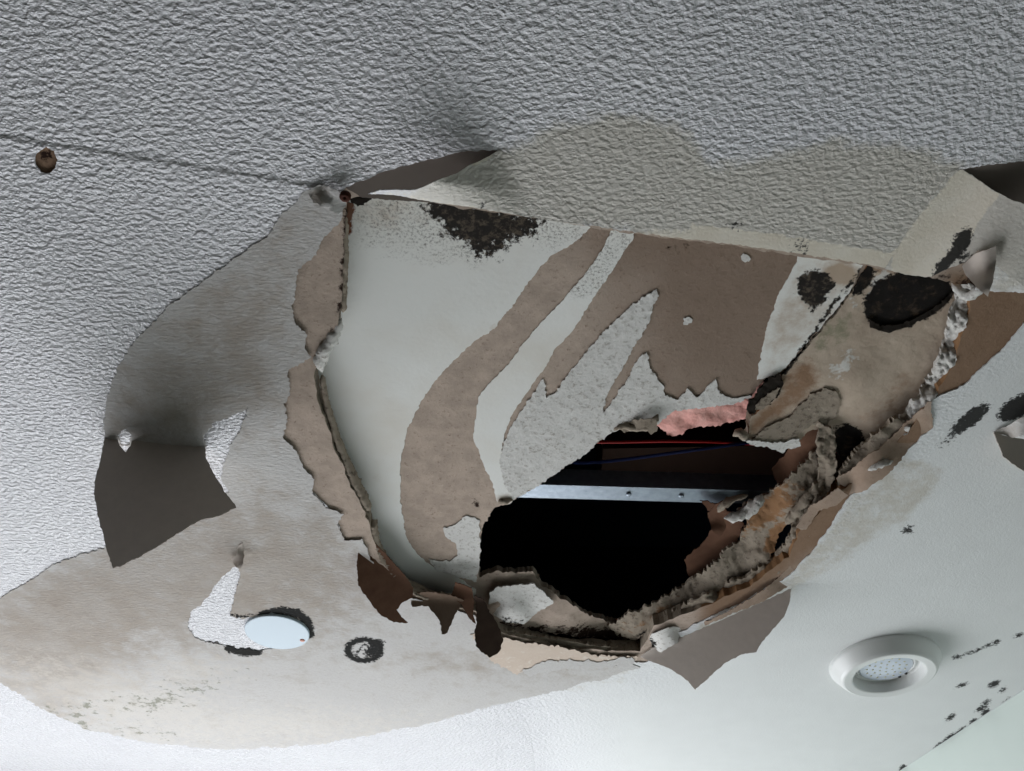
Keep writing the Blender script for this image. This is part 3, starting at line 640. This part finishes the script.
# ------------------------------------------------------------ the peeled matt sheet on the left, in front of the stippled skin
M_OUT = [(320, 186), (303, 194), (282, 214), (268, 236), (236, 257), (205, 280), (170, 305), (140, 335), (118, 365), (107, 395), (104, 425), (107, 445),
         (160, 450), (205, 452), (203, 436), (214, 423), (232, 416), (249, 407), (241, 428), (228, 450), (221, 478), (229, 492), (222, 500), (190, 511), (150, 530), (100, 549),
         (60, 562), (25, 583), (-5, 603), (-50, 635), (-50, 660), (0, 682), (40, 708), (90, 730), (150, 743), (230, 750), (330, 743), (420, 726), (500, 704), (570, 688), (640, 668),
         (632, 664), (560, 666), (505, 658), (482, 640), (476, 616), (436, 606), (410, 597), (382, 577), (370, 558), (362, 540), (345, 540), (338, 525), (344, 514),
         (326, 508), (313, 494), (314, 480), (303, 468), (295, 450), (283, 438), (288, 418), (284, 404), (290, 394), (289, 370), (310, 358), (304, 348), (308, 334), (296, 325), (292, 306), (296, 288), (298, 270), (316, 255), (324, 238), (340, 222), (344, 200)]
M_HOLE = [(237, 564), (241, 576), (233, 600), (230, 616), (246, 619), (258, 616), (275, 614), (292, 618), (302, 625), (304, 633), (300, 640), (286, 646), (258, 651), (226, 646), (195, 638), (187, 626), (191, 611), (208, 597), (226, 574)]
M_SLIT = [(118, 436), (121, 431), (128, 430), (131, 437), (130, 445), (120, 444)]
peel = tag(sheet('peeled_paper_sheet', M_OUT, MATTE, lambda x, y: -.7 - 2.2 * np.clip(1 - np.hypot(x - 236, y - 560) / 26, 0, 1), .45, [M_HOLE, M_SLIT], 5, 1.5, dense=[(205, 600, 320, 660, 2), (340, 632, 390, 668, 1.5)], masks=[
    (1, 'poly', [(-60, 640), (0, 600), (60, 560), (100, 548), (230, 500), (330, 520), (380, 600), (300, 640), (150, 650), (60, 720), (0, 684)], 45, .9),
    (1, 'poly', [(320, 186), (205, 280), (118, 365), (104, 440), (205, 449), (300, 420), (300, 250)], 40, .6), (1, 'ell', (60, 620, 90, 50, -25), 30),
    (1, 'ell', (480, 665, 110, 16, 4), 12, .5), (1, 'poly', [(260, 300), (345, 190), (300, 300), (280, 440), (240, 400)], 30, .25),
    (3, 'ell', (130, 700, 120, 26, 14), 16, .9), (3, 'ell', (260, 725, 160, 18, 0), 12, .8), (3, 'ell', (190, 672, 50, 16, 0), 10, .7),
    (2, 'ell', (150, 702, 30, 8, 0), 10, .8), (2, 'ell', (85, 708, 14, 6, 0), 6, .8), (2, 'ell', (190, 688, 40, 10, -10), 12, .6), (2, 'ell', (80, 722, 30, 5, 25), 6, .7), (2, 'ell', (140, 730, 30, 5, 10), 8, .6),
    (0, 'line', ([(229, 648), (243, 652), (258, 651)], 4.5), 2.5), (0, 'line', ([(262, 615), (280, 611), (297, 613), (308, 622), (310, 634)], 4.5), 2.5),
    (0, 'line', ([(231, 615), (243, 617), (252, 615)], 1.6), 1.5), (0, 'line', ([(210, 642), (218, 644)], 2), 2, .7),
    (0, 'ring', (364, 650, 16, 10.5, 2.6), 2.2), (0, 'ell', (372, 651, 9, 6, -20), 4, .9), (0, 'ell', (376, 644, 8, 4, -15), 3), (0, 'line', ([(356, 655), (362, 646), (372, 643)], 1.5), 2, .8),
    (0, 'ell', (238, 556, 3, 9, 10), 3, .4)]),
    'large beige water-stained sheet of bare paper peeling across the left ceiling', 'paper sheet')
lift = tag(sheet('curled_tear', [(231, 559), (236, 556), (239, 545), (242, 543), (244, 556), (241, 571), (236, 567)], BACK, ctrl((231, 559, -5), (242, 543, -2), (239, 570, -12)), .5, grid=2.5, jag=.4),
    'tiny curled grey paper tear above the white hole beside the round plate', 'paper flap')

# ------------------------------------------------------------ hanging flaps
FLAP = [(104, 436), (117, 437), (119, 446), (126, 452), (130, 446), (131, 438), (160, 441), (205, 445), (206, 458), (214, 474), (224, 490), (236, 507), (222, 515), (200, 520), (178, 533), (158, 546), (138, 557), (120, 566), (113, 568), (107, 552), (103, 536), (98, 516), (94, 494), (95, 478), (99, 466), (102, 452)]
def flap_z(x, y): return hinge((104, 436), (205, 445), .9, .9, 2)(x, y) - 2.5 * np.sin((x - 94) / 45)*np.clip((y - 446) / 60, 0, 1)
tag(sheet('hanging_paper_flap', FLAP, BACK, flap_z, .7, grid=6, jag=.7),
    'large dark torn paper flap hanging straight down on the left', 'paper flap')
tag(sheet('hanging_paper_flap', [(640, 657), (652, 648), (690, 634), (730, 616), (762, 602), (792, 588), (789, 604), (784, 617), (772, 630), (762, 642), (756, 652), (740, 655), (724, 664), (708, 678), (695, 690), (688, 681), (672, 670), (655, 663)], BACK,
    hinge((640, 655), (795, 582), .78, -1.0, 4), .7, grid=6, jag=.6, edge=MATTE),
    'grey triangular paper flap with pointed tip hanging below the far rim', 'paper flap')
tag(sheet('curled_brown_flap', [(360, 546), (372, 540), (388, 556), (402, 572), (414, 588), (412, 598), (402, 603), (396, 610), (402, 617), (408, 623), (394, 622), (380, 614), (370, 602), (358, 586), (357, 566)], BACKBROWN,
    hinge((352, 540), (420, 590), .55, 2, 3), .8, grid=5, jag=.8), 'dark brown curled paper flap with a hooked tip at the lower left rim', 'paper flap')
tag(sheet('curled_brown_flap', [(410, 594), (430, 592), (450, 595), (464, 600), (458, 610), (452, 622), (446, 634), (442, 634), (440, 622), (434, 612), (428, 606), (412, 607)], mat_plain('grey_brown_paper', rgb(128, 110, 96), .95, .05, 0, 90, rgb(100, 84, 72), .001),
    hinge((410, 596), (464, 600), .6, 1, 3), .8, grid=4, jag=.9), 'small pointed grey-brown paper flap hanging between two darker flaps', 'paper flap')
tag(sheet('curled_brown_flap', [(455, 582), (472, 588), (474, 600), (473, 614), (476, 624), (470, 620), (462, 606), (452, 596)], BACKBROWN, hinge((450, 585), (480, 592), .45, 6, 3), .8, grid=4, jag=.7),
    'narrow brown curl just left of the dark tongue of paper', 'paper flap')
tag(sheet('hanging_paper_tongue', [(474, 596), (484, 600), (490, 612), (498, 624), (503, 640), (500, 650), (495, 655), (489, 658), (482, 652), (476, 646), (475, 630), (477, 614)], mat_plain('dark_grey_brown_paper', rgb(96, 80, 72), .95, .05, 0, 90, rgb(74, 60, 54), .001),
    hinge((470, 598), (500, 606), .7, 8, 3), .8, grid=4, jag=.9), 'dark narrow tongue of paper dangling at the far left corner of the opening', 'paper flap')

# skin strips that have come loose and droop towards the viewer
def droopA(x, y):
    t = np.clip(((506 - x) + .55 * (y - 150)) / 120, 0, 1); return -.1 - 27 * t * t * (3 - 2 * t) * np.clip((215 - y + (x - 375) * .12) / 40, .35, 1)
flA = [(368, 194), (380, 190), (400, 190), (416, 190), (428, 185), (438, 180), (456, 174), (468, 166), (480, 161), (488, 157), (499, 150), (520, 160), (545, 182), (584, 225), (560, 222), (510, 214), (470, 207), (440, 203), (415, 199), (395, 195)]
tag(sheet('drooping_skin_strip', flA, SKIN, droopA, .5, grid=4, jag=.35, masks=[(1, 'poly', [(480, 140), (440, 165), (400, 205), (620, 240), (620, 140)], 20), (3, 'line', ([(490, 156), (474, 164)], 3), 3, .8), (3, 'line', ([(375, 192), (430, 200), (500, 212)], 4), 4, .5), (0, 'ell', (482, 206, 4, 5, 0), 4, .6), (0, 'ell', (556, 217, 4, 3, 0), 3, .5)]),
    'drooping strip of stippled skin with a thin torn edge above the mould', 'paper flap')
flB = [(885, 269), (913, 222), (950, 171), (962, 169.5), (976, 178), (990, 188), (1008, 198), (1026, 205), (1062, 214), (1062, 290), (1040, 292), (1024, 286), (1004, 272), (988, 258), (978, 250), (966, 262), (950, 268), (930, 277), (912, 276)]
def droopB(x, y):
    d = (x - 962) * .85 + (y - 172) * .55
    t = np.clip(d / 110, 0, 1); return -.1 - 22 * t * t * (3 - 2 * t)
tag(sheet('drooping_skin_strip', flB, SKIN, droopB, .5, grid=4, jag=.5, edge=MATTE, masks=[(2, 'poly', [(970, 150), (1080, 150), (1080, 300), (940, 300)], 25, .8), (1, 'poly', [(860, 150), (1080, 150), (1080, 300), (860, 300)], 5, .9),
    (3, 'poly', [(893, 253), (920, 215), (960, 168), (1000, 195), (985, 212), (975, 230), (960, 252), (940, 280), (890, 280)], 4), (0, 'poly', [(967, 227), (974, 232), (970, 243), (962, 254), (950, 266), (940, 276), (932, 276), (938, 264), (950, 250), (956, 236)], 4), (0, 'ell', (962, 262, 14, 6, -55), 6, .6)]),
    'curled pale skin strip with a bright edge at the upper right corner', 'paper flap')
tag(sheet('hanging_paper_flap', [(962, 266), (975, 254), (996, 246), (996, 262), (993, 282), (988, 297), (976, 287), (966, 275)], BACK, ctrl((962, 266, -12), (996, 246, -19), (988, 297, -38)), .7, grid=4, jag=.5),
    'small smooth grey triangular flap beside the black mould at upper right', 'paper flap')
tag(sheet('skin_fragment', [(976, 290), (982, 268), (990, 258), (1010, 264), (1062, 268), (1062, 300), (1030, 292), (1004, 292)], SKIN, ctrl((976, 290, -4), (1062, 280, -9), (990, 258, -6)), .9, grid=4, jag=.7, masks=[(1, 'ell', (1010, 275, 40, 20, 0), 10, .6), (2, 'ell', (1020, 280, 80, 40, 0), 9, .7)]),
    'pale stippled skin fragment above the bare brown band at right edge', 'paper flap')
tag(sheet('hanging_paper_flap', [(994, 432), (1006, 436), (1030, 440), (1062, 446), (1062, 490), (1040, 480), (1024, 471), (1012, 464), (1003, 456), (999, 446)], BACK, hinge((994, 430), (1062, 438), .6, -1, 3), .7, grid=5, jag=.5),
    'grey paper flap hanging at the right edge under the mould streaks', 'paper flap')
tag(sheet('lifted_paper_fold', [(994, 432), (1010, 424), (1030, 414), (1062, 404), (1062, 432), (1030, 434), (1012, 438)], MATTE, ctrl((994, 432, -1.5), (1062, 404, -2), (1030, 434, -12), (1062, 432, -14)), .7, grid=5, jag=.5, masks=[(1, 'ell', (1030, 425, 60, 30, 0), 10, .6)]),
    'folded pale paper lip above the flap at the right edge', 'paper flap')

# ------------------------------------------------------------ things in the roof space
def bar(name, a, b, za, zb, width, height, lip, mat, parent=None):
    """open steel channel lying between two photo points"""
    A, B = P(a[0], a[1], za), P(b[0], b[1], zb); d = (B - A).normalized(); s = Vector((-d.y, d.x, 0)).normalized(); s = s if s.y < 0 else -s
    up = Vector((0, 0, 1)); t = .0012
    prof = [(0, 0), (width, 0), (width, height), (width - lip, height), (width - lip, height - t), (width - t, height - t), (width - t, t), (t, t), (t, height - t), (lip, height - t), (lip, height), (0, height)]
    vs_ = [tuple(Q + s * x + up * z) for Q in (A, B) for x, z in prof]; n = len(prof)
    fs = [(i, (i + 1) % n, n + (i + 1) % n, n + i) for i in range(n)]
    me = bpy.data.meshes.new(name); me.from_pydata(vs_, [], fs); me.update()
    return link(name, me, mat, parent), A, B, d, s
ch = thing('furring_channel', 'galvanised steel ceiling channel crossing the dark opening', 'metal channel')
o, A, B, D, S = bar('channel', (395, 494), (830, 506), 46, 46, .019, .020, .006, STEEL, ch)
for t in (.53, .65):
    c = A.lerp(B, t) + S * .0095
    lathe('screw', [(1.5, 0), (2.6, 0), (2.4, .9), (1.2, 1.3)], Vector((c.x, c.y, 0)), STEEL, ch, 10).location.z = .0455
tag(tube('cable', [(520, 436, 104), (590, 442, 102), (670, 441, 100), (740, 443, 102), (840, 452, 106)], 1.6, REDW, seg=8, taper=False),
    'thin red cable running across the dark roof space', 'cable')
tag(tube('cable', [(500, 452, 70), (545, 459, 66), (580, 463, 64), (620, 460, 64), (680, 452, 68), (760, 441, 76), (830, 432, 80)], 1.6, BLUEW, seg=8, taper=False),
    'thin blue cable sagging below the red one in the roof space', 'cable')
tag(sheet('insulation_batt', [(640, 396), (660, 380), (700, 376), (760, 372), (770, 400), (752, 418), (735, 422), (715, 426), (690, 428), (684, 434), (668, 436), (662, 430), (652, 424)], PINK,
    ctrl((640, 400, 34), (760, 380, 34), (684, 434, 28), (700, 405, 27), (740, 420, 32)), 14, grid=4, jag=1.6, rough=2.5, rscale=.1),
    'pink fibre insulation peeking out under the torn board', 'insulation')
def joist(a, b, za, width, height, label):
    A, B = P(a[0], a[1], za), P(b[0], b[1], za); d = (B - A).normalized(); s = Vector((d.y, -d.x, 0)); up = Vector((0, 0, height))
    return tag(hexa('timber_joist', [A, B, B + s * width, A + s * width, A + up, B + up, B + s * width + up, A + s * width + up], WOOD), label, 'joist')
joist((600, 488), (930, 482), 110, .06, .16, 'dark timber joist behind the steel channel in the roof space')

# ------------------------------------------------------------ downlight, cover plate
dl = thing('recessed_downlight', 'round white recessed downlight with LED lens at the lower right', 'downlight')
c = P(884, 662, 0)
lathe('bezel', [(55, -2), (57.5, 0), (57.5, 3), (57, 4.5), (50, 14.5), (48, 16.4), (46.5, 17), (39, 16.2), (37.5, 15.6), (36.8, 13), (35.5, 6), (34.5, 4), (32, 3.2), (30, 3), (29.5, -9)], c, WHITE, dl, 96, False)
lathe('lamp_body', [(30.8, -9), (30.8, 5), (30, 6.4), (28.6, 6.4), (28.4, 4.6)], c, WHITE, dl, 48)
lens = lathe('lens', [(27.6, -6), (27.6, 6.2), (26.5, 7.0), (10, 7.3), (1, 7.4)], c, LENS, dl, 48)
for k, (n_, r) in enumerate(((1, 0), (6, 7.5), (11, 14), (15, 20.5))):
    for j in range(n_):
        a = 2 * math.pi * j / n_ + k * .3
        q = c + Vector((r * math.cos(a), r * math.sin(a), 0)) / 1000
        lathe('led_chip', [(1.2, 7.0), (1.1, 7.6)], q, CHIP, lens, 6, False)
for a in (-1.75, .45, .75):
    q = c + Vector((28.2 * math.cos(a), 28.2 * math.sin(a), 0)) / 1000
    lathe('retaining_clip', [(2.0, 4), (1.8, 7.2), (1.0, 7.8)], q, DARKCLIP, dl, 8)
cv = thing('blanking_plate', 'glossy round white plate with a small rust spot in the peeled sheet', 'cover plate')
c = P(277, 633, -3)
lathe('plate', [(31, -2), (32.6, -1.5), (32.6, 2.4), (32.2, 3.0), (31.2, 3.2)], c, GLOSSW, cv, 96, False)
q = c + Vector((23.5, 14, 0)) / 1000
lathe('rust_spot', [(2.8, 3), (2.6, 3.5), (.8, 3.7)], q, mat_plain('rust_spot', rgb(196, 140, 122), .8), cv, 10)

for o in bpy.data.objects:                     # lift origins of loose meshes to their own centres
    if o.type == 'MESH' and o.parent is None and len(o.data.vertices):
        n_ = len(o.data.vertices); a = np.empty(n_ * 3); o.data.vertices.foreach_get('co', a); a = a.reshape(-1, 3)
        k = (a.min(0) + a.max(0)) / 2
        o.data.vertices.foreach_set('co', (a - k).ravel()); o.data.update(); o.location = o.location + Vector(k)
        for ch_ in o.children: ch_.matrix_parent_inverse.translation = -Vector(k)
